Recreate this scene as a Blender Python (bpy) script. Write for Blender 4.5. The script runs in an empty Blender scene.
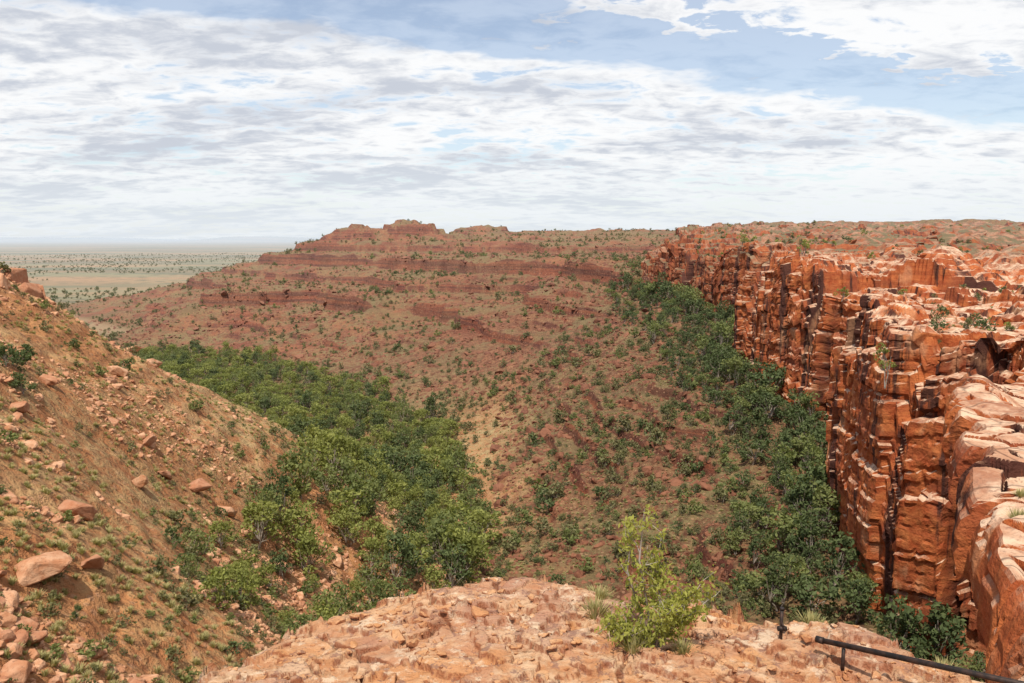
import bpy, bmesh, math, numpy as np, random
from mathutils import Vector, Matrix
random.seed(7); rng=np.random.default_rng(7)
scene=bpy.context.scene
def link(o): scene.collection.objects.link(o); return o
# ---------------------------------------------------------------- noise
def hsh(ix,iy,iz,seed):
    h=(ix.astype(np.int64)*374761393+iy.astype(np.int64)*668265263+ (np.int64(1274126177)*iz if np.isscalar(iz) else iz.astype(np.int64)*1274126177)+seed*974634777)&0xFFFFFFFF
    h=((h^(h>>13))*1274126177)&0xFFFFFFFF
    h=((h^(h>>16))*2246822519)&0xFFFFFFFF
    h=h^(h>>15)
    return (h&0xFFFFFF)/float(0x1000000)
def vn2(x,y,seed=0):
    ix=np.floor(x);iy=np.floor(y);fx=x-ix;fy=y-iy
    ix=ix.astype(np.int64);iy=iy.astype(np.int64)
    u=fx*fx*fx*(fx*(fx*6-15)+10);v=fy*fy*fy*(fy*(fy*6-15)+10)
    a=hsh(ix,iy,0,seed);b=hsh(ix+1,iy,0,seed);c=hsh(ix,iy+1,0,seed);d=hsh(ix+1,iy+1,0,seed)
    return (a+(b-a)*u)+((c+(d-c)*u)-(a+(b-a)*u))*v
def fbm2(x,y,o=4,seed=0,g=0.5):
    s=0;a=1;t=0
    for k in range(o):
        s=s+a*(vn2(x,y,seed+k*13)*2-1);t+=a;a*=g
        x,y=x*1.62+y*1.2+3.1,y*1.62-x*1.2+7.7
    return s/t
def vn3(x,y,z,seed=0):
    ix=np.floor(x);iy=np.floor(y);iz=np.floor(z);fx=x-ix;fy=y-iy;fz=z-iz
    ix=ix.astype(np.int64);iy=iy.astype(np.int64);iz=iz.astype(np.int64)
    u=fx*fx*(3-2*fx);v=fy*fy*(3-2*fy);w=fz*fz*(3-2*fz)
    def pl(k):
        a=hsh(ix,iy,iz+k,seed);b=hsh(ix+1,iy,iz+k,seed);c=hsh(ix,iy+1,iz+k,seed);d=hsh(ix+1,iy+1,iz+k,seed)
        p=a+(b-a)*u;q=c+(d-c)*u;return p+(q-p)*v
    p=pl(0);q=pl(1);return p+(q-p)*w
def fbm3(x,y,z,o=4,seed=0,g=0.5):
    s=0;a=1;t=0
    for k in range(o):
        s=s+a*(vn3(x,y,z,seed+k*13)*2-1);t+=a;a*=g
        x,y,z=x*1.62+y*1.2+3.1,y*1.62-x*1.2+7.7,z*2.03+1.3
    return s/t
def vor(x,y,z=None,seed=0):
    if z is None: z=np.zeros_like(x); kz=[0]
    else: kz=[-1,0,1]
    ix=np.floor(x).astype(np.int64);iy=np.floor(y).astype(np.int64);iz=np.floor(z).astype(np.int64)
    f1=np.full(x.shape,9.);f2=np.full(x.shape,9.);idv=np.zeros(x.shape)
    for i in (-1,0,1):
        for j in (-1,0,1):
            for k in kz:
                cx=ix+i;cy=iy+j;cz=iz+k
                dx=cx+hsh(cx,cy,cz,seed)-x;dy=cy+hsh(cx,cy,cz,seed+1)-y
                dz=(cz+hsh(cx,cy,cz,seed+2)-z) if len(kz)>1 else 0
                d=np.sqrt(dx*dx+dy*dy+dz*dz)
                near=d<f1
                f2=np.where(near,f1,np.minimum(f2,d))
                idv=np.where(near,hsh(cx,cy,cz,seed+5),idv);f1=np.where(near,d,f1)
    return f1,f2,idv
def sst(a,b,x):
    t=np.clip((x-a)/(b-a),0,1);return t*t*(3-2*t)
def terrace(z,step,sharp=0.8,ph=0.0):
    q=(z+ph)/step;f=np.floor(q);t=q-f
    t2=sst(0.5-0.5*(1-sharp),0.5+0.5*(1-sharp),t)
    return (f+t2)*step-ph
# ---------------------------------------------------------------- terrain control points
CP=np.array([
(-19,28,-16.4),(-15.5,45,-23.6),(-38,60,-12.2),(-51.6,113,-17.8),(-40,130,-30.6),(-27.6,102,-31.2),(-64,100,-4.8),
(-30,20,-6.5),(-59,104,-8.5),(-56.5,108,-13.2),(-45,80,-13),(-55,80,-6),(-10,20,-22),(-90,95,3),(-60,60,6),
(-76,128,-22),(-60,150,-40),(-92,160,-40),(-44,170,-52),(-110,220,-53),(-130,140,-20),(-200,200,-50),(-160,60,-15),
(-250,100,-45),(-80,230,-57),(-130,300,-58),(-180,330,-59),(-300,300,-59),
(0,20,-33),(-3,60,-41),(-5,125,-50),(-22,172,-55),(-31,225,-57),(-69,283,-58),(-128,350,-59),(-250,430,-60),
(-5,150,-52),(-8,185,-52),(-18,75,-37.5),
(15,125,-45),(35,125,-40),(50,125,-37),(5,100,-47),(20,100,-44),(40,100,-39),(38,72,-40),(20,60,-42),(25,85,-42),(36,70,-41),
(5,10,-34),(15,30,-40),(30,50,-42),(-12,0,-14),(0,-30,-20),(30,0,-30),(80,40,-36),
(16,160,-42),(46,160,-34),(22,200,-40),(0,210,-49),(50,200,-30),(-4,300,-41),(35,300,-29),(48,300,-22.7),(50,350,-17),
(20,250,-37),(45,250,-27),(-40,300,-49),(-30,370,-41),
(-63,450,-34),(0,450,-32),(38,450,-18),(-84,600,-19),(-8,520,-18),(-50,560,-18),(40,520,-14),(20,600,-12),(-80,650,-13),
(-36,900,6),(54,900,6),(144,900,7),(336,800,14),(446,700,6),(600,600,4),(230,880,10),
(-195,500,-38),(-185,700,-20),(-165,740,-1),(-130,745,4),(-95,750,5),(-60,770,2),(-245,750,-22),(-298,720,-40),(-330,620,-57),(-233,500,-56),(-168,430,-56),
(-106,400,-50),(-138,520,-38),(-150,620,-26),(-220,620,-36),
(-300,950,-52),(-400,800,-60),(-500,600,-60),(-480,400,-60),(-400,1000,-60),(-100,1000,-10),
(120,100,-36),(200,100,-36),(120,250,-30),(300,250,-28),(400,350,-22),(120,380,-18),(130,470,-14),(300,500,-12),(300,650,2),(150,650,-4),(80,700,-3),(500,450,-10)
],dtype=float)
S=100.0
def kern(d2): return 0.5*d2*np.log(d2+1e-9)
P=CP[:,:2]/S
d2=((P[:,None]-P[None])**2).sum(-1)
n=len(P);A=np.zeros((n+3,n+3));A[:n,:n]=kern(d2)+np.eye(n)*1e-3
A[:n,n]=1;A[:n,n+1:]=P;A[n,:n]=1;A[n+1:,:n]=P.T
sol=np.linalg.solve(A,np.concatenate([CP[:,2],np.zeros(3)]))
def tps(x,y):
    sh=x.shape;x=x.ravel()/S;y=y.ravel()/S;out=sol[n]+sol[n+1]*x+sol[n+2]*y
    for i in range(n): out=out+sol[i]*kern((x-P[i,0])**2+(y-P[i,1])**2)
    return out.reshape(sh)
def H(x,y):
    r=np.sqrt(x*x+y*y)
    far=sst(1000,1300,r)
    xc=x*np.minimum(1,1350/np.maximum(r,1));yc=y*np.minimum(1,1350/np.maximum(r,1))
    z=tps(xc,yc)
    z=np.maximum(z,-60.5)
    up=sst(-60,-50,z)
    ridge=sst(230,420,y)*up
    g=1-np.abs(fbm2(x/55+0.3*fbm2(x/40,y/40,2,9),y/90,3,21))
    z=z+ridge*(6*(g-0.8))+ridge*2.0*fbm2(x/22,y/22,3,5)
    tal=sst(-8,15,x)*sst(60,90,y)*(1-ridge)
    z=z+tal*(1.8*fbm2(x/16,y/16,3,31))
    lf=sst(0,-25,x)*(1-ridge)*sst(260,160,y)
    z=z+lf*1.2*fbm2(x/13,y/13,3,41)
    for (mx_,my_,rx_,ry_,h) in [(-93,755,26,22,7),(-118,748,50,22,4),(-152,742,28,18,4.5),(-36,890,34,20,8),(60,890,60,20,3.5),(-62,770,22,18,3),(250,870,60,30,4),(330,800,50,20,3),(140,900,30,14,3),(430,760,60,20,5)]:
        dd=np.sqrt(((x-mx_)/rx_)**2+((y-my_)/ry_)**2)+0.30*fbm2(x/9,y/9,3,3)
        z=z+h*(0.4*sst(1.05,0.97,dd)+0.35*sst(0.8,0.72,dd)+.25*sst(.5,.3,dd))
    zw=z+1.2*fbm2(x/45,y/45,3,77)
    gap=sst(-.6,-.3,fbm2(x/60,y/60,3,78))
    for zc,hh in [(-18.5,8.5),(-38.,7.),(-28.5,4.5),(-8,5.)]:
        z=z+ridge*gap*hh*(sst(zc-.35,zc+.35,zw)-sst(zc-9,zc+9,zw))
    zw=z+2.2*fbm2(x/50,y/50,3,79)
    zt=terrace(zw,5.0,0.8,2.0)-(zw-z)
    wt=ridge*0.6*sst(-0.3,0.15,fbm2(x/70,y/70,3,88))
    z=z+(zt-z)*wt
    zt2=terrace(zw,2.6,0.75)-(zw-z)
    w2=(tal*0.85+ridge*0.3+lf*0.15)*sst(-0.1,0.25,fbm2(x/18,y/18,3,99))
    z=z+(zt2-z)*w2
    d=(0.25+0.75*up)
    z=z+d*((0.45+.35*tal)*fbm2(x/4,y/4,3,51)+0.28*fbm2(x/1.3,y/1.3,3,61)+ridge*1.0*fbm2(x/7,y/7,3,62))
    z=np.where(r>1000,z*(1-far)+(-60+1.5*fbm2(x/400,y/400,3,4))*far,z)
    z=z+far*sst(14000,17000,y)*(60+90*fbm2(x/2600,y/6000,3,14))*sst(24000,20000,y)
    return z
# ---------------------------------------------------------------- node DSL
class E:
    nt=None
    def __init__(s,k): s.k=k
    def _m(op,*a):
        nd=E.nt.nodes.new('ShaderNodeMath');nd.operation=op
        for i,q in enumerate(a):
            if isinstance(q,E): E.nt.links.new(q.k,nd.inputs[i])
            else: nd.inputs[i].default_value=q
        return E(nd.outputs[0])
    def __add__(s,o): return E._m('ADD',s,o)
    __radd__=__add__
    def __mul__(s,o): return E._m('MULTIPLY',s,o)
    __rmul__=__mul__
    def __sub__(s,o): return E._m('SUBTRACT',s,o)
    def __rsub__(s,o): return E._m('SUBTRACT',o,s)
    def __truediv__(s,o): return E._m('DIVIDE',s,o)
def mx(a,b): return E._m('MAXIMUM',a,b)
def mn(a,b): return E._m('MINIMUM',a,b)
def step(v,a,b,lo=0.,hi=1.):
    nd=E.nt.nodes.new('ShaderNodeMapRange');nd.interpolation_type='SMOOTHSTEP'
    E.nt.links.new(v.k,nd.inputs[0])
    if a>b: a,b,lo,hi=b,a,hi,lo
    nd.inputs[1].default_value=a;nd.inputs[2].default_value=b;nd.inputs[3].default_value=lo;nd.inputs[4].default_value=hi
    return E(nd.outputs[0])
def inp(sock,v):
    if isinstance(v,E): E.nt.links.new(v.k,sock)
    elif isinstance(v,tuple): sock.default_value=(*v,1) if len(sock.default_value)==4 and len(v)==3 else v
    else: sock.default_value=v
def mix(f,a,b):
    nd=E.nt.nodes.new('ShaderNodeMix');nd.data_type='RGBA';nd.clamp_factor=True
    inp(nd.inputs[0],f);inp(nd.inputs[6],a);inp(nd.inputs[7],b);return E(nd.outputs[2])
def mulc(a,b,f=1.0):
    nd=E.nt.nodes.new('ShaderNodeMix');nd.data_type='RGBA';nd.blend_type='MULTIPLY'
    inp(nd.inputs[0],f);inp(nd.inputs[6],a);inp(nd.inputs[7],b);return E(nd.outputs[2])
def vscale(vec,s):
    nd=E.nt.nodes.new('ShaderNodeVectorMath');nd.operation='MULTIPLY'
    E.nt.links.new(vec.k,nd.inputs[0]);nd.inputs[1].default_value=s;return E(nd.outputs[0])
def noise(vec,scale,detail=4,rough=0.55,dist=0.0):
    nd=E.nt.nodes.new('ShaderNodeTexNoise')
    E.nt.links.new(vec.k,nd.inputs['Vector']);nd.inputs['Scale'].default_value=scale;nd.inputs['Detail'].default_value=detail
    nd.inputs['Roughness'].default_value=rough;nd.inputs['Distortion'].default_value=dist;return E(nd.outputs[0])
def voro(vec,scale,feat='F1',out=0,rnd=1.0):
    nd=E.nt.nodes.new('ShaderNodeTexVoronoi');nd.feature=feat
    E.nt.links.new(vec.k,nd.inputs['Vector']);nd.inputs['Scale'].default_value=scale;nd.inputs['Randomness'].default_value=rnd
    if out is None: return E(nd.outputs[0]),sep(E(nd.outputs[1]))[0]
    return E(nd.outputs[out])
def attr(name,out='Fac'):
    nd=E.nt.nodes.new('ShaderNodeAttribute');nd.attribute_name=name;return E(nd.outputs[out])
def pos(): return E(E.nt.nodes.new('ShaderNodeNewGeometry').outputs['Position'])
def nrm(): return E(E.nt.nodes.new('ShaderNodeNewGeometry').outputs['Normal'])
def sep(v):
    nd=E.nt.nodes.new('ShaderNodeSeparateXYZ');E.nt.links.new(v.k,nd.inputs[0]);return [E(o) for o in nd.outputs]
def comb(x,y,z):
    nd=E.nt.nodes.new('ShaderNodeCombineXYZ')
    for i,q in enumerate((x,y,z)): inp(nd.inputs[i],q)
    return E(nd.outputs[0])
def length(v):
    nd=E.nt.nodes.new('ShaderNodeVectorMath');nd.operation='LENGTH';E.nt.links.new(v.k,nd.inputs[0]);return E(nd.outputs['Value'])
def bump(h,strength,dist,prev=None):
    nd=E.nt.nodes.new('ShaderNodeBump');E.nt.links.new(h.k,nd.inputs['Height'])
    nd.inputs['Strength'].default_value=strength;nd.inputs['Distance'].default_value=dist
    if prev: E.nt.links.new(prev.k,nd.inputs['Normal'])
    return E(nd.outputs[0])
def haze_tint(col,p,L=10000.,c=(0.36,0.41,0.47)):  # aerial haze painted into the base colour, stronger with distance from origin
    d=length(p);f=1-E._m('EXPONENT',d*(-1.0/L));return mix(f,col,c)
def newmat(name):
    m=bpy.data.materials.new(name);m.use_nodes=True;E.nt=m.node_tree
    return m,m.node_tree.nodes['Principled BSDF']
def fin(b,col,normal=None,rough=0.9):
    inp(b.inputs['Base Color'],col);b.inputs['Roughness'].default_value=rough
    b.inputs['Specular IOR Level'].default_value=0.08
    if normal: E.nt.links.new(normal.k,b.inputs['Normal'])
# ---------------------------------------------------------------- materials
def mat_terrain():
    m,b=newmat('terrain_soil_rock')
    p=pos();x,y,z=sep(p);N=sep(nrm())
    n1=noise(p,0.06,4);n2=noise(p,0.45,5,0.65);n3=noise(p,2.6,4,0.7)
    soil=mix(step(n2,.38,.62),(0.41,0.18,0.075),(0.54,0.32,0.155))
    soil=mix(step(n1,.4,.62)*.8,soil,(0.45,0.20,0.08))
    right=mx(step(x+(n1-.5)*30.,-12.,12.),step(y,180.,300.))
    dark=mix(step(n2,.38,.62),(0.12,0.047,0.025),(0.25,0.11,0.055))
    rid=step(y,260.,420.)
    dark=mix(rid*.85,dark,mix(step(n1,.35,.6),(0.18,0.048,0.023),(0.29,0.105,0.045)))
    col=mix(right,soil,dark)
    sb=noise(vscale(p,(0.01,0.01,0.55)),1.0,3,0.7)
    steep=step(N[2],.92,.74)*(.35+.5*right)
    col=mix(steep,col,mix(step(sb,.4,.6),(0.08,0.02,0.013),(0.22,0.06,0.027)))
    gr=step(n3*.5+n2*.5,.44,.56)*(1-steep)*step(attr('grass'),.0,.7)
    col=mix(gr*.65,col,mix(right,(0.36,0.30,0.14),(0.20,0.18,0.078)))
    gr2=step(noise(p,0.035,6,.7),.44,.56)*(1-steep)*right
    col=mix(gr2*.55,col,(0.165,0.145,0.062))
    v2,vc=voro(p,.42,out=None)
    rock_shade=step(v2,.5,.3)*step(vc,.35,.55)*step(n1,.42,.56)  # dark spots: rocks plus painted-in shadows of shrubs and rocks
    col=mix(rock_shade*.75*right,col,mix(step(n3,.4,.6),(0.065,0.026,0.018),(0.22,0.085,0.045)))
    st,stc=voro(p,1.4,out=None)
    col=mix(step(st,.36,.24)*.5,col,mix(step(stc,.4,.6),(0.44,0.24,0.14),(0.08,0.034,0.022)))
    col=mix(step(n3,.55,.66)*(.45+.25*right),col,(0.08,0.042,0.022))
    pl=attr('plain')
    pc=mix(step(noise(vscale(p,(0.002,0.006,0)),1.0,5,.6),.42,.58),(0.33,0.205,0.11),(0.23,0.20,0.11))
    dots=step(voro(p,0.045),.45,.25)
    pc=mix(dots*.6*step(noise(vscale(p,(0.003,0.007,0)),1.0,4),.4,.55),pc,(0.08,0.09,0.05))
    pc=mix(step(noise(vscale(p,(0.0007,0.0025,0)),1.0,4),.46,.56)*.6,pc,(0.12,0.12,0.07))
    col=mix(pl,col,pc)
    col=haze_tint(col,p)
    h=n2*1.5+n3*.5
    fin(b,col,bump(h,1.,.8));return m
def mat_cliff():
    m,b=newmat('red_sandstone')
    p=pos();x,y,z=sep(p);N=sep(nrm())
    n2=noise(p,0.8,5,.65);n3=noise(p,5.,5,.7);n1=noise(p,.12,4,.6)
    ly=noise(vscale(p,(0.03,0.03,1.0)),1.0,4,.7)
    face=mix(step(n2,.35,.65),(0.36,0.078,0.023),(0.52,0.165,0.052))
    face=mix(step(ly,.48,.56)*.45,face,(0.25,0.058,0.022))
    face=mix(step(n1,.48,.6)*.6,face,(0.20,0.052,0.026))
    sk=noise(vscale(p,(0.26,0.26,0.02)),1.0,6,.68)
    face=mix(step(sk,.52,.58)*.9,face,(0.045,0.02,0.016))
    pale=noise(vscale(p,(0.25,0.25,0.12)),1.0,4)
    face=mix(step(pale,.58,.66)*.45,face,(0.60,0.31,0.16))
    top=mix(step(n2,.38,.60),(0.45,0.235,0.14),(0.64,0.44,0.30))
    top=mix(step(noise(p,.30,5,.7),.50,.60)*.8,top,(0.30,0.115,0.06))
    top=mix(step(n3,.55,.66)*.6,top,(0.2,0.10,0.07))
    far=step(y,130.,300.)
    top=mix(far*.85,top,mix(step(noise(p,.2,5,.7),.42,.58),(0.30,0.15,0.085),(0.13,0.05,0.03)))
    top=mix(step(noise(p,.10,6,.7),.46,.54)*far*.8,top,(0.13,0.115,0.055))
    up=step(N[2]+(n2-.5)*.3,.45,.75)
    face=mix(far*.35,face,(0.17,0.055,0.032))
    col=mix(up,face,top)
    ck=voro(p,.55,'DISTANCE_TO_EDGE')
    col=mix(step(ck,.03,.0)*.6*up,col,(0.06,0.03,0.02))
    col=mix(attr('joint')*.9,col,(0.03,0.013,0.01))
    col=haze_tint(col,p)
    h=n2*1.0+n3*.3+ly*.35
    fin(b,col,bump(h,.8,.4));return m
def mat_ledge():
    m,b=newmat('weathered_sandstone_ledge')
    p=pos();N=sep(nrm());n1=noise(p,.9,5,.65);n2=noise(p,4.,6,.7,.4);n3=noise(p,28.,5,.7)
    col=mix(step(n2,.38,.60),(0.50,0.235,0.11),(0.63,0.41,0.25))
    col=mix(step(n1,.48,.56)*.5,col,(0.44,0.195,0.11))
    col=mix(step(attr('cell'),.5,.8)*.5,col,(0.38,0.20,0.145))
    col=mix(step(attr('cell'),.35,.1)*.5,col,(0.60,0.28,0.11))
    col=mix(step(noise(p,7.,6,.75),.54,.60)*.7,col,(0.24,0.125,0.095))
    col=mix(step(noise(p,3.,6,.75),.54,.62)*.75,col,(0.70,0.53,0.37))
    col=mix(step(n3,.58,.7)*.5,col,(0.22,0.12,0.085))
    col=mix(attr('crack')*.8,col,(0.13,0.05,0.03))
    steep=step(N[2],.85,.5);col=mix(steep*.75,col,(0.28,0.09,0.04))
    fin(b,col,bump(n2*1.0+n3*.4,1.,.08));return m
def mat_rock(name,c1,c2,c3):
    m,b=newmat(name);p=pos();N=sep(nrm())
    oi=E.nt.nodes.new('ShaderNodeObjectInfo');rnd=E(oi.outputs['Random'])
    n2=noise(p,1.6,5,.65);n3=noise(p,9.,4,.65)
    col=mix(step(n2,.35,.65),c1,c2);col=mix(step(rnd,.3,1.)*.6,col,c3)
    col=mix(step(n3,.55,.7)*.5,col,(0.10,0.045,0.03))
    col=haze_tint(col,p)
    fin(b,col,bump(n2+n3*.3,.8,.15));return m
def mat_leaf(name,c1,c2,c3,tr=.3):
    m,b=newmat(name)
    oi=E.nt.nodes.new('ShaderNodeObjectInfo');rnd=E(oi.outputs['Random'])
    col=mix(attr('var'),c1,c2);col=mix(step(rnd,.2,1.)*.75,col,c3);col=haze_tint(col,pos())
    fin(b,col,None,.65)
    t=E.nt.nodes.new('ShaderNodeBsdfTranslucent');inp(t.inputs[0],mulc(col,(1.0,1.1,.5)))
    ms=E.nt.nodes.new('ShaderNodeMixShader');ms.inputs[0].default_value=tr
    E.nt.links.new(b.outputs[0],ms.inputs[1]);E.nt.links.new(t.outputs[0],ms.inputs[2])
    E.nt.links.new(ms.outputs[0],E.nt.nodes['Material Output'].inputs[0]);return m
def mat_simple(name,c1,c2,sc=3.,rough=.8,metal=0.):
    m,b=newmat(name);p=pos();fin(b,mix(step(noise(p,sc,4),.35,.65),c1,c2),None,rough);b.inputs['Metallic'].default_value=metal;return m
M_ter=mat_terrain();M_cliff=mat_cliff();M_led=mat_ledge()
M_rock=mat_rock('dark_red_rock',(0.11,0.04,0.023),(0.21,0.085,0.045),(0.28,0.12,0.065))
M_rockL=mat_rock('orange_rock',(0.42,0.19,0.095),(0.56,0.33,0.20),(0.33,0.13,0.07))
M_leafA=mat_leaf('gum_leaves',(0.13,0.15,0.04),(0.32,0.33,0.09),(0.27,0.275,0.08),.35)
M_leafB=mat_leaf('grey_gum_leaves',(0.10,0.125,0.045),(0.25,0.27,0.09),(0.20,0.215,0.075),.35)
M_leafD=mat_leaf('dark_leaves',(0.055,0.08,0.032),(0.13,0.16,0.06),(0.10,0.12,0.045),.25)
M_leafS=mat_leaf('shrub_leaves',(0.12,0.12,0.052),(0.22,0.205,0.09),(0.16,0.145,0.07),.25)
M_spin=mat_leaf('spinifex',(0.34,0.29,0.13),(0.48,0.42,0.20),(0.34,0.30,0.13),.25)
M_bark=mat_simple('bark',(0.20,0.15,0.11),(0.36,0.31,0.26))
M_hero=mat_leaf('acacia_leaves',(0.30,0.30,0.07),(0.50,0.47,0.12),(0.34,0.34,0.08),.45)
M_metal=mat_simple('dark_steel',(0.035,0.03,0.028),(0.08,0.05,0.04),20.,.55,.6)
# ---------------------------------------------------------------- mesh helpers
def mesh_np(name,V,F,mat,smooth=True,attrs=None,mids=None):
    me=bpy.data.meshes.new(name);V=np.asarray(V,dtype=np.float32);F=np.asarray(F,dtype=np.int32)
    k=F.shape[1];me.vertices.add(len(V));me.vertices.foreach_set('co',V.ravel())
    me.loops.add(F.size);me.loops.foreach_set('vertex_index',F.ravel())
    me.polygons.add(len(F));me.polygons.foreach_set('loop_start',np.arange(0,F.size,k,dtype=np.int32))
    me.polygons.foreach_set('use_smooth',np.full(len(F),smooth))
    for mm in (mat if isinstance(mat,list) else [mat]): me.materials.append(mm)
    if mids is not None: me.polygons.foreach_set('material_index',np.asarray(mids,dtype=np.int32))
    me.update(calc_edges=True);me.validate()
    for kx,v in (attrs or {}).items():
        a=me.attributes.new(kx,'FLOAT','POINT');a.data.foreach_set('value',np.asarray(v,dtype=np.float32).ravel())
    return bpy.data.objects.new(name,me)
def grid_faces(n,m,flip=False):
    i=np.arange(n-1)[:,None]*m+np.arange(m-1)[None]
    q=np.stack([i,i+1,i+m+1,i+m],-1).reshape(-1,4)
    return q[:,::-1] if flip else q
# ---------------------------------------------------------------- terrain
ang=np.radians(np.arange(-62,58,0.13))
rr=[9.0]
while rr[-1]<60000: rr.append(rr[-1]*((1.0050 if rr[-1]<350 else 1.0042) if rr[-1]<1300 else 1.02))
rr=np.array(rr)
R,T=np.meshgrid(rr,ang,indexing='ij');X=R*np.sin(T);Y=R*np.cos(T);Z=H(X,Y)
V=np.stack([X,Y,Z],-1).reshape(-1,3)
grass=np.clip(0.35+0.75*fbm2(X/30,Y/30,3,8)+.3*sst(-20,-60,X)*sst(200,100,Y),0,1)
plain=sst(-57.5,-59.3,Z)*sst(350,520,R)
plain=np.maximum(plain,sst(1100,1400,R))
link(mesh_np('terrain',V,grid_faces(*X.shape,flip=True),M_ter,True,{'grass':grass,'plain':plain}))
# ---------------------------------------------------------------- cliff sheet
RIM=np.array([(5.6,-14),(5.6,-2),(5.9,4),(6.2,8),(6.8,10.6),(9.1,15.5),(12.7,22.5),(16.6,30),(20,33),(30,41),(43,49),(52,56),(50,64),(42,70),(39.2,76),(39.5,84),(41,92),(43.0,102),(44.5,106),(49,109),(56,113),(58,125),(58,142),(56,165),(54,196),(57,202),(68,210),(71,226),(63,250),(57,290),(54,340),(57,352),(66,365),(80,400),(90,450),(120,560),(180,700)],float)
seg=np.r_[0,np.cumsum(np.hypot(*np.diff(RIM,axis=0).T))]
def rimp(s): return np.stack([np.interp(s,seg,RIM[:,0]),np.interp(s,seg,RIM[:,1])],-1)
ss=[0.]
while ss[-1]<seg[-1]:
    q=rimp(np.array([ss[-1]]))[0];ss.append(ss[-1]+max(0.05,0.003*np.hypot(*q)))
ss=np.array(ss[:-1]);Pm=rimp(ss)
w=2.5+0.012*ss
tg=rimp(np.clip(ss+w,0,seg[-1]))-rimp(np.clip(ss-w,0,seg[-1]));tg/=np.linalg.norm(tg,axis=1)[:,None]
Nn=np.stack([-tg[:,1],tg[:,0]],-1)
def topz(x,y):
    base=np.interp(y,[-10,8,20,45,58,110,200,350,500,700],[-5.4,-5.8,-6,-6.4,-9.5,-10.2,-9,-4.5,1,8])
    near=sst(62,42,y)
    f1,f2,i1=vor(x/9+.3*fbm2(x/6,y/6,2,2),y/9,seed=11)
    dome=(1-np.clip(f1/.72,0,1)**2)*(0.4+1.8*i1)
    g1,g2,j1=vor(x/24+.2*fbm2(x/15,y/15,2,8),y/26,seed=17)
    dome2=np.sqrt(np.clip(1-(g1/.72)**2,0,1))*sst(.2,.6,j1)*6.5
    inl=sst(90,180,y+.35*x)
    z=base+(1-near)*(dome*1.4+dome2*inl-.8-1.4*inl)+near*(.5*dome+.2)+(1-near)*1.4*fbm2(x/20,y/20,3,6)
    zw=z+.4*fbm2(x/7,y/7,3,66)
    zA=terrace(zw,1.0,.85);zB=terrace(zw,1.9,.85)
    mB=sst(-.1,.1,fbm2(x/30,y/30,2,67))*(1-near)
    z=z+(zA*(1-mB)+zB*mB-zw)*.95
    f1,f2,i2=vor(x/1.5+.25*fbm2(x,y,2,33),y/1.5,seed=23)
    z=z+near*((i2-.5)*.25-.2*sst(.1,.0,f2-f1))
    f1,f2,i3=vor(x/3.4+.25*fbm2(x/2,y/2,2,34),y/3.4,seed=27)
    z=z+(1-near)*((i3-.5)*.5-.5*sst(.1,.0,f2-f1))
    z=z+.12*fbm2(x/1.2,y/1.2,3,7)+.3*fbm2(x/4,y/4,2,71)
    return z
Kw=190;Kt=230
fr=np.linspace(0,1,Kw)**1.25
zt=topz(Pm[:,0],Pm[:,1])
zb=-62.0
def cells1(v,seed):
    i=np.floor(v).astype(np.int64);f=v-i;z0=np.zeros_like(i)
    b0=.5*(hsh(i,z0,0,seed)-.5);b1=1+.5*(hsh(i+1,z0,0,seed)-.5)
    idx=np.where(f<b0,i-1,np.where(f>b1,i+1,i))
    d=np.minimum(np.abs(f-b0),np.abs(f-b1))
    return idx,d
def woff(s,x,y,z,dep):
    near=sst(64,45,y);nb=near>.5
    zl=z+1.0*fbm2(x/25,y/25,2,93)
    sw=s+.45*fbm2(s/3.,z/3.,3,94)+.05*z*fbm2(s/30,s*0,2,95)
    o=0;joint=0
    ci,d=cells1(sw/12.,5);li,dl=cells1(zl/22.,6)
    o=o+((hsh(ci,0*li,0,50)-.5)*3.4+(hsh(ci,li,0,51)-.5)*1.8)*(1-near)
    j=sst(.05,.0,d)*(hsh(ci,0*ci,0,59)>.3);o=o-2.8*j*(1-near);joint=np.maximum(joint,j*(1-near))
    ci,d=cells1(sw/np.where(nb,2.2,4.6),7);li,dl=cells1(zl/4.2,8)
    g=(hsh(ci,0*ci,0,52)-.5)*1.5+(hsh(ci,li,0,53)-.5)*.55+(hsh(0*ci,li,0,54)-.5)*.7
    j=sst(.045,.0,d)*(hsh(ci,0*li,0,60)>.35)
    o=o+(g-1.0*j-.25*sst(.05,0,dl))*(1-.55*near);joint=np.maximum(joint,j*.7)
    act=sst(-.15,.25,fbm2(s/9,z/6,2,97))         # blocks only where the face is broken
    ci,d=cells1(sw/np.where(nb,.8,1.6)+hsh(li,0*li,0,61),9);li2,dl=cells1(zl/1.15,10)
    g=(hsh(ci,li2,0,55)-.5)*.5*act+(hsh(0*ci,li2,0,56)-.5)*.35
    o=o+(g-.25*sst(.08,.0,d)*act-.15*sst(.09,0,dl))*(1-.3*near)
    o=o+(2.6*(1-near)+.4*near)*fbm2(x/14,y/14,3,44)+.22*fbm3(x/1.3,y/1.3,z/1.3,3,45)
    o=o+near*(-.2*np.clip(dep-1.2,0,14)-.9*sst(1.6,2.2,dep))
    o=o+(1-near)*(-1.7*sst(3.1,2.8,dep)*sst(-.2,.1,fbm2(x/12,y/12,2,47))-1.4*sst(7.1,6.8,dep)*sst(-.1,.1,fbm2(x/15,y/15,2,48))+.02*dep)
    return o,joint
PX=Pm[:,0][:,None];PY=Pm[:,1][:,None]
zz=zt[:,None]+(zb-zt[:,None])*fr[None]
PXX=PX+0*zz;PYY=PY+0*zz
dep=zt[:,None]-zz
off,joint=woff(ss[:,None]+0*zz,PXX,PYY,zz,dep)
off=off-0.35*np.exp(-dep/.4)
joint=joint*sst(1.,3.,dep)
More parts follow.
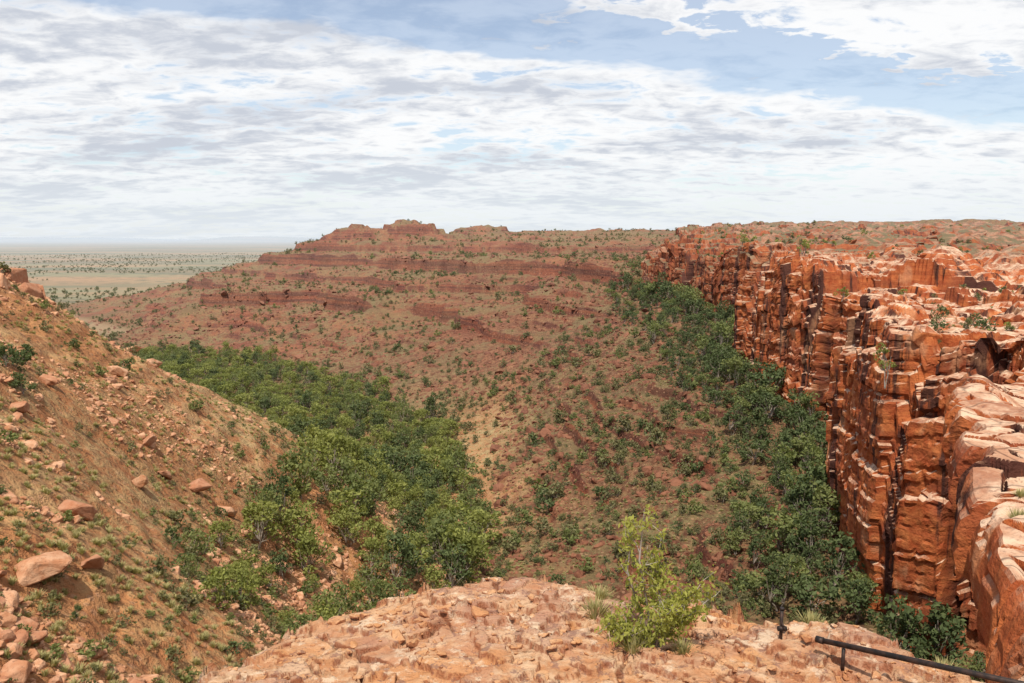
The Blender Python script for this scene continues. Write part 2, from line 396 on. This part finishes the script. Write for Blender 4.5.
WX=PXX+Nn[:,0][:,None]*off;WY=PYY+Nn[:,1][:,None]*off
qm=np.maximum(70,1.3*Pm[:,1])[:,None]
t=np.linspace(0,1,Kt)[None];q=qm*(np.exp(5.2*t)-1)/(np.exp(5.2)-1)
dx,dy=.985,.17
o0=(off[:,0])[:,None]*np.exp(-q/4)
TX=PX+dx*q+Nn[:,0][:,None]*o0;TY=PY+dy*q+Nn[:,1][:,None]*o0
TZ=topz(TX,TY)
zz=zz+(TZ[:,0]-zt)[:,None]*(1-fr[None])
GX=np.concatenate([WX[:,::-1],TX[:,1:]],1);GY=np.concatenate([WY[:,::-1],TY[:,1:]],1);GZ=np.concatenate([zz[:,::-1],TZ[:,1:]],1)
JJ=np.concatenate([joint[:,::-1],0*TX[:,1:]],1)
link(mesh_np('sandstone_cliff',np.stack([GX,GY,GZ],-1).reshape(-1,3),grid_faces(*GX.shape,flip=True),M_cliff,False,{'joint':JJ}))
# ---------------------------------------------------------------- foreground ledge
LP=np.array([(-10,-8),(-7,-1),(-4.4,3.2),(-3.0,5.2),(-2.3,6.2),(-1.6,7.0),(-.8,7.45),(.2,7.4),(.9,7.1),(1.4,7.0),(1.9,7.0),(2.6,6.6),(3.1,6.1),(3.5,5.7),(4.6,5.2),(5.6,5.0),(6.5,4),(6.5,-8)],float)
def sdist(x,y,PL):
    d=np.full(x.shape,1e9);ins=np.zeros(x.shape,bool)
    for i in range(len(PL)):
        a=PL[i];c=PL[(i+1)%len(PL)];ex,ey=c-a
        tt=np.clip(((x-a[0])*ex+(y-a[1])*ey)/(ex*ex+ey*ey),0,1)
        d=np.minimum(d,np.hypot(x-a[0]-tt*ex,y-a[1]-tt*ey))
        if abs(ey)>1e-9:
            cr=((a[1]>y)!=(c[1]>y))&(x<(c[0]-a[0])*(y-a[1])/(c[1]-a[1])+a[0]);ins^=cr
    return np.where(ins,d,-d)
def ledge(x,y):
    wx=x+.22*fbm2(x*1.5,y*1.5,4,3);wy=y+.22*fbm2(x*1.5+9,y*1.5,4,4)
    sd=sdist(x+.10*fbm2(x*1.7,y*1.7,3,3),y+.1*fbm2(x*1.7+9,y*1.7,3,4),LP)
    f1,f2,i1=vor(wx/.8,wy/.5,seed=61);g1,g2,j1=vor(wx/.24,wy/.16,seed=63)
    z=-3.2+.16*fbm2(x/1.6,y/1.6,3,1)
    z=z-.16*np.clip(-.6-x,0,3)*.5
    pz=z+.05*(i1-.5)+.14*fbm2(x/.55,y/.4,4,5,.55)
    z=terrace(pz,.055,.93)
    sub=sst(-.05,.25,fbm2(x/.8,y/.8,2,12))
    ck=sst(.045,.0,f2-f1)*sst(-.4,0,fbm2(x/.5,y/.5,2,22));ck2=sst(.06,.0,g2-g1)*sub
    z=z-.04*ck-.014*ck2+.028*(j1-.5)*sub+.022*fbm2(x/.15,y/.12,4,15,.6)
    z=z-np.where(sd<.4,(0.4-np.maximum(sd,0))**2*1.0,0)
    z=z+np.where(sd<0,np.maximum(sd,-3)*5+.3*fbm2(x/.3,y/.3,2,19),0)
    return z,np.clip(ck*.8+ck2*.5,0,1),i1*.6+j1*.4*sub
gx=np.arange(-6,6.5,.012);gy=np.r_[np.arange(-5,3.2,.08),np.arange(3.2,8.4,.012)]
X,Y=np.meshgrid(gx,gy,indexing='ij');Z,ck,cell=ledge(X,Y)
link(mesh_np('rock_ledge',np.stack([X,Y,Z],-1).reshape(-1,3),grid_faces(*X.shape,flip=True),M_led,True,{'crack':ck,'cell':cell}))
# ---------------------------------------------------------------- rocks
def rock_obj(name,mat,seed,flat=.6,n=22,detail=False):
    r=random.Random(seed);bm=bmesh.new()
    for i in range(n):
        v=Vector((r.gauss(0,1),r.gauss(0,1),r.gauss(0,1))).normalized()
        k=max(abs(v.x),abs(v.y),abs(v.z));v=v*(.55/k*.6+.4)
        bm.verts.new((v.x*1.15,v.y*.85,v.z*flat))
    bmesh.ops.convex_hull(bm,input=bm.verts)
    bmesh.ops.delete(bm,geom=[v for v in bm.verts if not v.link_faces],context='VERTS')
    bmesh.ops.dissolve_limit(bm,angle_limit=.25,verts=bm.verts,edges=bm.edges)
    bmesh.ops.bevel(bm,geom=list(bm.edges),offset=.035,segments=1,affect='EDGES')
    bmesh.ops.triangulate(bm,faces=bm.faces)
    if detail:
        bmesh.ops.subdivide_edges(bm,edges=bm.edges,cuts=3,use_grid_fill=True)
        bmesh.ops.triangulate(bm,faces=bm.faces)
        co=np.array([v.co for v in bm.verts]);d=fbm3(co[:,0]*4+seed,co[:,1]*4,co[:,2]*7,4,seed)*.07
        for v,q in zip(bm.verts,d): v.co*=1+q
    me=bpy.data.meshes.new(name);bm.to_mesh(me);bm.free();me.materials.append(mat)
    return bpy.data.objects.new(name,me)
# ---------------------------------------------------------------- plants
def tube(pts,rad,sides=5):
    V=[];F=[]
    for i,(p,r) in enumerate(zip(pts,rad)):
        p=Vector(p);d=(Vector(pts[min(i+1,len(pts)-1)])-Vector(pts[max(i-1,0)])).normalized()
        a=d.cross(Vector((0.3,1,.1))).normalized();bb=d.cross(a)
        for k in range(sides):
            t=2*math.pi*k/sides;V.append(p+a*math.cos(t)*r+bb*math.sin(t)*r)
    for i in range(len(pts)-1):
        for k in range(sides):
            F.append((i*sides+k,i*sides+(k+1)%sides,(i+1)*sides+(k+1)%sides,(i+1)*sides+k))
    return np.array([tuple(v) for v in V]),np.array(F)
def leaves(C,size,g,aspect=.45,updir=None):
    n=len(C);a=g.normal(size=(n,3));a/=np.linalg.norm(a,axis=1)[:,None]
    if updir is not None: a=a*.7+updir;a/=np.linalg.norm(a,axis=1)[:,None]
    b=g.normal(size=(n,3));b-= (b*a).sum(1)[:,None]*a;b/=np.linalg.norm(b,axis=1)[:,None]
    s=(size*g.uniform(.6,1.4,n))[:,None];A=a*s;B=b*s*aspect
    V=np.stack([C-A,C-B*1.0,C+A,C+B],1).reshape(-1,3);F=np.arange(4*n).reshape(-1,4);return V,F
def plant(name,seed,leafmat,h=6.,trunk_h=2.,R=2.4,nc=14,nl=50,ls=.2,cr=.9,stems=2,barkr=.12,squash=.75,aspect=.5):
    g=np.random.default_rng(seed);Vs=[];Fs=[];mi=[];va=[];o=0
    cen=[]
    for k in range(nc):
        t=g.uniform(0,2*np.pi);ph=g.uniform(0,1);r=R*math.sqrt(g.uniform(.05,1))*(1-.55*ph**2)
        cen.append((r*math.cos(t),r*math.sin(t),trunk_h+(h-trunk_h-cr*.5)*ph))
    cen=np.array(cen)
    for s in range(stems):
        bx,by=g.normal(0,.12*R,2);top=np.array([bx*3,by*3,trunk_h+(h-trunk_h)*.55])
        pts=[(bx*.3,by*.3,-.3),(bx,by,trunk_h*.5),(bx*2+g.normal(0,.1),by*2,trunk_h),tuple(top)]
        v,f=tube(pts,[barkr,barkr*.8,barkr*.6,barkr*.25]);Vs.append(v);Fs.append(f+o);o+=len(v);mi+=[1]*len(f);va.append(np.zeros(len(v)))
        for k in range(s,nc,stems):
            c=cen[k];b0=np.array(pts[2])*.5+np.array(pts[1])*.5 if k%2 else np.array(pts[2])
            v,f=tube([tuple(b0),tuple((b0+c)/2+g.normal(0,.12,3)*R*.4),tuple(c)],[barkr*.45,barkr*.3,barkr*.1],4);Vs.append(v);Fs.append(f+o);o+=len(v);mi+=[1]*len(f);va.append(np.zeros(len(v)))
    for k in range(nc):
        rr=cr*g.uniform(.6,1.25);d=g.normal(size=(nl,3));d/=np.linalg.norm(d,axis=1)[:,None];d*=(g.uniform(.2,1,nl)**.5)[:,None]*rr;d[:,2]*=squash
        v,f=leaves(cen[k]+d,ls,g,aspect);Vs.append(v);Fs.append(f+o);o+=len(v);mi+=[0]*len(f)
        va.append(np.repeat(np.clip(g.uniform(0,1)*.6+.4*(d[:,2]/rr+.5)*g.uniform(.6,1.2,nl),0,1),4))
    return mesh_np(name,np.concatenate(Vs),np.concatenate(Fs),[leafmat,M_bark],False,{'var':np.concatenate(va)},mi)
def tuft(name,seed,mat,n=70,h=.5,r=.35,wd=.02):
    g=np.random.default_rng(seed);t=g.uniform(0,2*np.pi,n);b=g.uniform(0,.35,n)*r;lean=g.uniform(.1,1,n)*r;hh=h*g.uniform(.5,1,n)*(1-.45*lean/r)
    B=np.stack([np.cos(t)*b,np.sin(t)*b,0*t-.03],-1);Tp=np.stack([np.cos(t)*(b+lean),np.sin(t)*(b+lean),hh],-1)
    Mi=(B+Tp)/2+np.stack([0*t,0*t,hh*.18],-1);sd=np.stack([-np.sin(t),np.cos(t),0*t],-1)*wd
    V=np.stack([B-sd,B+sd,Mi+sd*.8,Mi-sd*.8,Tp+sd*.15,Tp-sd*.15],1).reshape(-1,3)
    k=np.arange(n)[:,None]*6;F=np.concatenate([k+np.array([[0,1,2,3]]),k+np.array([[3,2,4,5]])])
    return mesh_np(name,V,F,mat,False,{'var':np.repeat(g.uniform(0,1,n),6)})
# ---------------------------------------------------------------- scatter via geometry nodes
def scatter(name,protos,pts,scl,rot,idx):
    col=bpy.data.collections.new(name+'_set')
    for i,o in enumerate(protos): o.name='%s_variant_%02d'%(name,i);col.objects.link(o)
    me=bpy.data.meshes.new(name);me.vertices.add(len(pts));me.vertices.foreach_set('co',np.asarray(pts,np.float32).ravel())
    a=me.attributes.new('scl','FLOAT_VECTOR','POINT');a.data.foreach_set('vector',np.asarray(scl,np.float32).ravel())
    a=me.attributes.new('rot','FLOAT_VECTOR','POINT');a.data.foreach_set('vector',np.asarray(rot,np.float32).ravel())
    a=me.attributes.new('pick','INT','POINT');a.data.foreach_set('value',np.asarray(idx,np.int32))
    ob=link(bpy.data.objects.new(name,me))
    ng=bpy.data.node_groups.new(name+'_gn','GeometryNodeTree')
    ng.interface.new_socket('Geometry',in_out='INPUT',socket_type='NodeSocketGeometry');ng.interface.new_socket('Geometry',in_out='OUTPUT',socket_type='NodeSocketGeometry')
    N=ng.nodes;L=ng.links;gi=N.new('NodeGroupInput');go=N.new('NodeGroupOutput');ip=N.new('GeometryNodeInstanceOnPoints')
    ci=N.new('GeometryNodeCollectionInfo');ci.inputs['Collection'].default_value=col;ci.inputs['Separate Children'].default_value=True;ci.inputs['Reset Children'].default_value=True
    def na(nm,ty):
        q=N.new('GeometryNodeInputNamedAttribute');q.data_type=ty;q.inputs['Name'].default_value=nm
        return [o for o in q.outputs if o.enabled and o.name=='Attribute'][0]
    L.new(gi.outputs[0],ip.inputs['Points']);L.new(ci.outputs[0],ip.inputs['Instance']);ip.inputs['Pick Instance'].default_value=True
    L.new(na('pick','INT'),ip.inputs['Instance Index']);L.new(na('scl','FLOAT_VECTOR'),ip.inputs['Scale'])
    L.new(na('rot','FLOAT_VECTOR'),ip.inputs['Rotation']);L.new(ip.outputs[0],go.inputs[0])
    md=ob.modifiers.new('scatter','NODES');md.node_group=ng
    return ob
def wedge(n,r0,r1,a0=-40,a1=40,pw=1.0):
    u=rng.uniform(0,1,n);k=2-pw;r=(r0**k+(r1**k-r0**k)*u)**(1/k)
    a=np.radians(rng.uniform(a0,a1,n));return r*np.sin(a),r*np.cos(a)
rimy=Pm[:,1];rimx=Pm[:,0]
def rx(y): return np.interp(y,rimy,rimx)
def dpoly(x,y,PL):
    d=np.full(x.shape,1e9)
    for i in range(len(PL)-1):
        a=PL[i];c=PL[i+1];ex,ey=c[0]-a[0],c[1]-a[1]
        t=np.clip(((x-a[0])*ex+(y-a[1])*ey)/(ex*ex+ey*ey),0,1);q=np.hypot(x-a[0]-t*ex,y-a[1]-t*ey)/(a[2]+t*(c[2]-a[2]))
        d=np.minimum(d,q)
    return d
CREEK=[(-16,50,5),(-18,62,7),(-19,78,9),(-17,95,11),(-16,125,13),(-28,160,17),(-40,220,21),(-80,283,25),(-132,345,29),(-190,400,26)]
BASE=[(33,52,9),(37,64,9),(36,78,9),(35,92,8),(41,110,9),(49,125,10),(50,150,10),(48,180,9),(49,205,10),(54,230,12),(49,290,10),(44,330,7)]
def rotz(n,t=0.): return np.stack([rng.normal(0,t,n),rng.normal(0,t,n),rng.uniform(0,6.28,n)],-1)
def mk(name,protos,x,y,z,s,tilt=.06,sink=0.,sq=(.85,1.15)):
    n=len(x);sc=np.stack([s*rng.uniform(*sq,n),s*rng.uniform(*sq,n),s*rng.uniform(*sq,n)],-1)
    return scatter(name,protos,np.stack([x,y,z-sink*s],-1),sc,rotz(n,tilt),rng.integers(0,len(protos),n))
def thin(x,y,dm):
    keep=[];grid={}
    for i in range(len(x)):
        c=(int(x[i]//dm),int(y[i]//dm));ok=True
        for a in (-1,0,1):
            for b in (-1,0,1):
                for j in grid.get((c[0]+a,c[1]+b),()):
                    if (x[i]-x[j])**2+(y[i]-y[j])**2<dm*dm: ok=False
        if ok: grid.setdefault(c,[]).append(i);keep.append(i)
    return x[keep],y[keep]
# valley trees
tp=[plant('t',100+i,[M_leafA,M_leafB,M_leafA,M_leafB,M_leafA,M_leafD][i],h=5.0+i*.3,trunk_h=.8,R=2.6,nc=15+i,nl=46,ls=.24,cr=1.05) for i in range(6)]
x,y=wedge(24000,42,450,-32,6,1.2);d=dpoly(x,y,CREEK)
k=(d<1.05)&(rng.uniform(0,1,len(x))<(1.05-.6*d)*.95)&(fbm2(x/9,y/9,2,200)>-.42)
x,y=thin(x[k],y[k],3.4);print('valley trees',len(x))
mk('gum_tree_woodland',tp,x,y,H(x,y),np.clip(rng.lognormal(-.12,.25,len(x)),.45,1.4)*np.clip(y/115,.5,1))
td=[plant('t',200+i,[M_leafB,M_leafD,M_leafD,M_leafD][i],h=6.5,trunk_h=1.3,R=2.5,nc=15,nl=44,ls=.25,cr=1.05) for i in range(4)]
x,y=wedge(16000,48,360,0,42,1.2);d=dpoly(x,y,BASE)
k=(d<1.1)&(x<rx(y)-1.5)&(rng.uniform(0,1,len(x))<(1.1-.85*d)*.9)&(fbm2(x/9,y/9,2,210)>-.35);x,y=thin(x[k],y[k],3.2);print('base trees',len(x))
close=sst(14,4,rx(y)-x)
mk('cliff_base_thicket',td,x,y,H(x,y),rng.uniform(.35,1.0,len(x))*(1+.5*close))
# shrubs
sh=[plant('s',300+i,[M_leafS,M_leafS,M_leafD,M_leafB,M_leafS][i],h=1.4,trunk_h=.2,R=.75,nc=8,nl=18,ls=.15,cr=.4,stems=2,barkr=.025) for i in range(5)]
x,y=wedge(52000,25,1000,-42,42,1.3);z0=tps(x,y)
dens=.12+.6*sst(-.2,.4,fbm2(x/25,y/25,3,220))+.3*sst(5,25,x)*sst(260,180,y)
lfm=sst(0,-20,x)*sst(180,120,y)
dens=dens*(1-.5*lfm)
k=(rng.uniform(0,1,len(x))<dens)&(x<rx(y)-1)&(z0>-58)&(dpoly(x,y,CREEK)>.8)|((dpoly(x,y,CREEK)<1.3)&(rng.uniform(0,1,len(x))<.5)&(x<rx(y)-1))
x,y,lfm=x[k],y[k],lfm[k];print('shrubs',len(x))
s=np.clip(rng.lognormal(-.4,.5,len(x)),.25,2.2)*np.clip(.5+y/260,.6,1.25)*(1-.3*lfm)
mk('desert_shrubs',sh,x,y,H(x,y),s)
x,y=wedge(5200,50,700,5,46,1.1);k=(x>rx(y)+.8)&(fbm2(x/18,y/18,3,230)>.16)
x,y=x[k],y[k];s=np.clip(rng.lognormal(-.6,.45,len(x)),.25,1.6)
sh2=[plant('s',340+i,[M_leafS,M_leafA,M_leafD][i%3],h=1.5,trunk_h=.25,R=.8,nc=9,nl=20,ls=.15,cr=.42,stems=2,barkr=.03) for i in range(3)]
mk('plateau_shrubs',sh2,x,y,topz(x,y),s*np.clip(.5+y/300,.5,1.5))
sp=[tuft('g',400+i,M_spin,n=60,h=.42,r=.36,wd=.022) for i in range(4)]
x,y=wedge(26000,22,240,-44,35,1.1);k=(x<rx(y)-1)&(fbm2(x/8,y/8,3,240)>-.15)&(dpoly(x,y,CREEK)>.7);x,y=x[k],y[k]
mk('spinifex_grass',sp,x,y,H(x,y),rng.uniform(.4,1.15,len(x)))
x,y=wedge(9000,480,3500,-42,-8,1.3);z0=H(x,y);k=(z0<-57)&(fbm2(x/120,y/220,3,250)>-.12);x,y,z0=x[k],y[k],z0[k]
pt=[plant('p',360+i,M_leafS if i else M_leafD,h=4,trunk_h=.6,R=2.2,nc=8,nl=12,ls=.5,cr=1.0,stems=1,barkr=.12) for i in range(2)]
mk('plain_scrub',pt,x,y,z0,rng.uniform(.3,1.0,len(x)))
# scree rocks
rk=[rock_obj('r',M_rock,500+i,random.Random(i).uniform(.45,.8)) for i in range(6)]
x,y=wedge(60000,50,650,-32,40,1.4);k=(x<rx(y))&((x>-4)|(y>230))&(dpoly(x,y,CREEK)>.9)&(fbm2(x/14,y/14,3,260)>-.1);x,y=x[k],y[k]
s=np.clip(rng.lognormal(-.95,.6,len(x)),.18,2.3)*np.clip(.7+y/330,.7,1.8)
mk('scree_rocks',rk,x,y,H(x,y),s,.4,.1)
rl=[rock_obj('r',M_rockL,520+i,random.Random(i+50).uniform(.35,.7)) for i in range(6)]
x,y=wedge(26000,22,150,-44,-2,1.3);k=(x<0)&(fbm2(x/10,y/10,3,270)>-.15);x,y=x[k],y[k]
s=np.clip(rng.lognormal(-1.6,.6,len(x)),.1,1.0)
mk('slope_stones',rl,x,y,H(x,y),s,.3,.08)
# big boulders
BL=[(-22.5,36.4,1.7),(-31,64.6,1.3),(-26,46.3,1.3),(-31.6,78,1.7),(-29,79,1.3),(-23,77,1.5),(-17,93,1.8),(-21.8,40,.9),(-36,77.6,1.4),(-27,78,1.1),(-54,112,2.2),(-51,113,1.8),(-37,59,1.3),(-23,61,1.0),(-33,74,1.2),(-20,88,1.3),(-41,70,1.1),(-12,84,1.5),(-46,92,1.5)]
for i,(bx,by,s) in enumerate(BL):
    o=link(rock_obj('boulder',M_rockL,600+i,.65,16,True));o.scale=(s*1.1,s*.9,s*.85);o.rotation_euler=(random.uniform(-.3,.3),random.uniform(.1,.6),random.uniform(0,6))
    o.location=(bx,by,float(H(np.array([bx*1.]),np.array([by*1.]))[0])+.35*s)
oc=[rock_obj('r',M_rockL,650+i,.8,16,True) for i in range(5)]
x=rng.uniform(-76,-57,60);y=100+(x+64)*-.55+rng.normal(0,3,60)
mk('rock_outcrop',oc,x,y,H(x,y)+rng.uniform(-.6,.5,60),rng.uniform(1.2,3.3,60),.15,.1)
x,y=wedge(2600,55,500,8,46,1.2);k=(x>rx(y)+2)&(fbm2(x/22,y/22,3,290)>0);x,y=x[k],y[k]
rp=[rock_obj('r',M_cliff,670+i,.6,24) for i in range(5)]
mk('plateau_boulders',rp,x,y,topz(x,y),np.clip(rng.lognormal(-.3,.6,len(x)),.3,4)*np.clip(.6+y/250,.6,1.8),.15,.15)
# ledge stones
rs=[rock_obj('r',M_led,700+i,.5,16,True) for i in range(5)]
x=np.r_[rng.uniform(-3.5,5,1500),rng.normal(-.9,.35,60),rng.normal(1.0,.4,60)];y=np.r_[rng.uniform(4.3,7.3,1500),rng.normal(6.6,.3,60),rng.normal(5.4,.25,60)]
k=sdist(x,y,LP)>.12;x,y=x[k],y[k]
mk('loose_stones',rs,x,y,ledge(x,y)[0],np.clip(rng.lognormal(-3.7,.65,len(x)),.010,.13),.25,.0)
gt=[tuft('g',420+i,M_spin,n=120,h=.16,r=.14,wd=.004) for i in range(3)]
x=np.array([.78,.72,.85,2.55,2.62,.95,1.35,3.2]);y=np.array([6.9,6.6,6.2,6.5,6.45,5.95,6.0,5.6])
mk('grass_tufts',gt,x,y,ledge(x,y)[0],rng.uniform(.7,1.2,len(x)))
x=np.array([9.8,10.6,13.6,14.6,20,22,12.]);y=np.array([15.,16.2,20.,21.5,30.,33.,14.])
gt2=[tuft('g',430+i,M_spin,n=120,h=.3,r=.26,wd=.008) for i in range(3)]
mk('rim_grass_tufts',gt2,x,y,topz(x,y),rng.uniform(.7,1.1,len(x)))
# foreground bush
def hero():
    g=np.random.default_rng(5);Vs=[];Fs=[];mi=[];va=[];o=0
    stems=[((0,0,0),(-.05,.02,.35),(-.12,0,.7),(-.09,0,1.08)),((.02,0,0),(-.1,.05,.3),(-.2,.05,.6),(-.16,.1,.9)),((0,0,0),(.12,0,.22),(.22,.03,.38),(.30,0,.46)),
    ((0,0,0),(.15,.1,.14),(.3,.1,.25),(.42,.1,.36)),((0,0,0),(.02,-.1,.2),(.04,-.15,.34),(.1,-.18,.42)),((0,0,0),(-.14,0,.12),(-.28,.05,.18),(-.36,0,.24)),((0,0,0),(.06,.1,.3),(.05,.12,.5),(.0,.1,.62)),((0,0,0),(-.1,-.1,.1),(-.2,-.12,.18),(-.28,-.1,.2))]
    for si,st in enumerate(stems):
        v,f=tube(st,[.014,.010,.007,.003],5);Vs.append(v);Fs.append(f+o);o+=len(v);mi+=[1]*len(f);va.append(np.zeros(len(v)))
        st=np.array(st)
        for b in range(20 if si<2 else 26):
            t=g.uniform(.9,3) if si<2 else g.uniform(.7,3);i=int(min(t,2.999));p=st[i]+(st[i+1]-st[i])*(t-i)
            e=p+g.normal(0,.068,3)+np.array([0,0,.05])
            v,f=tube([tuple(p),tuple((p+e)/2+g.normal(0,.01,3)),tuple(e)],[.004,.003,.0015],4);Vs.append(v);Fs.append(f+o);o+=len(v);mi+=[1]*len(f);va.append(np.zeros(len(v)))
            nl=20 if si<2 else 24
            u=g.uniform(.2,1.1,nl)[:,None];C=p+(e-p)*u+g.normal(0,.022,(nl,3))
            v,f=leaves(C,.020,g,.40,np.array([0,0,.5]));Vs.append(v);Fs.append(f+o);o+=len(v);mi+=[0]*len(f);va.append(np.repeat(g.uniform(0,1,nl),4))
    return mesh_np('acacia_bush',np.concatenate(Vs),np.concatenate(Fs),[M_hero,M_bark],False,{'var':np.concatenate(va)},mi)
hb=link(hero());hb.location=(1.14,6.1,float(ledge(np.array([1.14]),np.array([6.1]))[0][0])-.02);hb.scale=(1.08,1.08,1.12)
def tree_at(name,loc,seed,mat,s,**kw):
    o=link(plant(name,seed,mat,**kw));o.location=loc;o.scale=(s,s,s);return o
tree_at('ghost_gum_tree',(38.2,81,-15.0),801,M_leafA,.75,h=6.,trunk_h=2,R=1.8,nc=9,nl=40,ls=.16,cr=.6,stems=2,barkr=.09)
for i,(bx,by,s) in enumerate([(62,172,.8),(60,146,.55),(65,178,.6),(70,182,.5),(66,232,.7)]):
    tree_at('rim_tree',(bx,by,float(topz(np.array([bx*1.]),np.array([by*1.]))[0])),820+i,M_leafA,s,h=5,trunk_h=1,R=2.2,nc=12,nl=50,ls=.2,cr=.8)
for i,(bx,by,s) in enumerate([(-42,67,1.),(-41.5,65,.8),(-39,63,.8),(-43,70,.9),(-20,35,.3)]):
    tree_at('mulga_bush',(bx,by,float(H(np.array([bx*1.]),np.array([by*1.]))[0])),840+i,M_leafD,s*.55,h=4,trunk_h=.6,R=2.2,nc=12,nl=60,ls=.2,cr=.8)
# handrail
def cyl(name,p0,p1,r,par,sides=14):
    v,f=tube([p0,tuple((np.array(p0)+np.array(p1))/2),p1],[r,r,r],sides)
    o=link(mesh_np(name,v,f,M_metal,True))
    bm=bmesh.new();bm.from_mesh(o.data);bmesh.ops.holes_fill(bm,edges=bm.edges);bm.to_mesh(o.data);bm.free();o.parent=par;return o
em=link(bpy.data.objects.new('handrail',None))
zl=lambda a,b: float(ledge(np.array([a*1.]),np.array([b*1.]))[0][0])
px,py=2.16,6.1;z0=zl(px,py)
cyl('post',(px,py,z0-.05),(px,py,z0+.30),.014,em)
cyl('post_cap',(px,py,z0+.30),(px,py,z0+.315),.018,em)
cyl('clamp',(px-.035,py-.02,z0+.15),(px+.035,py-.02,z0+.15),.02,em)
cyl('bolt',(px,py-.06,z0+.19),(px,py+.03,z0+.19),.008,em)
cyl('base_plate',(px,py,z0),(px,py,z0+.012),.05,em)
a=(2.36,5.85,zl(2.36,5.85)+.13);b=(3.9,4.3,-2.75)
cyl('rail',a,b,.021,em);cyl('rail_end',(a[0]-.01,a[1]+.01,a[2]-.0),(a[0]+.03,a[1]-.03,a[2]+.005),.026,em)
cyl('rail_leg',(2.5,5.71,zl(2.5,5.71)-.03),(2.5,5.71,a[2]),.014,em)
# ---------------------------------------------------------------- sun and sky
sv=Vector((-.12,-.42,.88)).normalized()
sl=bpy.data.lights.new('sun','SUN');sl.energy=5.0;sl.angle=math.radians(.6);sl.color=(1,.94,.83)
so=link(bpy.data.objects.new('sun',sl));so.rotation_euler=sv.to_track_quat('Z','Y').to_euler()
w=bpy.data.worlds.new('World');scene.world=w;w.use_nodes=True;E.nt=w.node_tree;nt=w.node_tree
bg=nt.nodes['Background'];sk=nt.nodes.new('ShaderNodeTexSky');sk.sky_type='NISHITA';sk.sun_disc=False
sk.sun_elevation=math.asin(sv.z);sk.sun_rotation=math.atan2(sv.x,sv.y);sk.altitude=300;sk.dust_density=1.0
nt.links.new(sk.outputs[0],bg.inputs[0]);bg.inputs[1].default_value=.15
tc=nt.nodes.new('ShaderNodeTexCoord');dirv=E(tc.outputs['Generated'])
dx_,dy_,dz_=sep(dirv)
zc=mx(dz_,0.0)+.16
cp=comb(dx_/zc,dy_/zc,0.0)
n1=noise(vscale(cp,(1.2,1.5,1)),1.0,5,.6,.2);n2=noise(vscale(cp,(6.,8.5,1)),1.0,6,.6,.3);n3=noise(vscale(cp,(.8,1.6,1)),1.0,3)
yy=mx(dy_,.15);aa=dx_/yy;ee=dz_/yy
wv=ee-(.230-.125*aa)+(n1-.5)*.20+(n2-.5)*.10
hole=step(wv,-.03,.015)*mx(step(wv,.065,.03),step(aa+(n1-.5)*.35,.12,.0))
dens=n1*.4+n2*.6
cov=step(dens-hole*.20+.09,.42,.58)
cov=mx(mx(cov*.97,step(ee,.13,.02)*.85),.32)
shade=step(n2*.6+n3*.6-step(aa,-.6,.5)*.06,.50,.70)
ccol=mix(shade,(1.0,1.0,1.0),(.60,.635,.71))
low=step(ee,.13,.0)
ccol=mix(low*.75,ccol,(.80,.86,.91))
b2=nt.nodes.new('ShaderNodeBackground');inp(b2.inputs[0],ccol);b2.inputs[1].default_value=1.0
ms=nt.nodes.new('ShaderNodeMixShader');inp(ms.inputs[0],cov)
nt.links.new(bg.outputs[0],ms.inputs[1]);nt.links.new(b2.outputs[0],ms.inputs[2]);nt.links.new(ms.outputs[0],nt.nodes['World Output'].inputs[0])
# ---------------------------------------------------------------- camera
cam=bpy.data.cameras.new('camera');co=link(bpy.data.objects.new('camera',cam));cam.sensor_width=36;cam.lens=36*803/1024
cam.clip_start=.1;cam.clip_end=100000;co.rotation_euler=(math.radians(90-7.3),0,0);co.location=(0,0,0);scene.camera=co
scene.view_settings.view_transform='Standard';scene.view_settings.look='None'
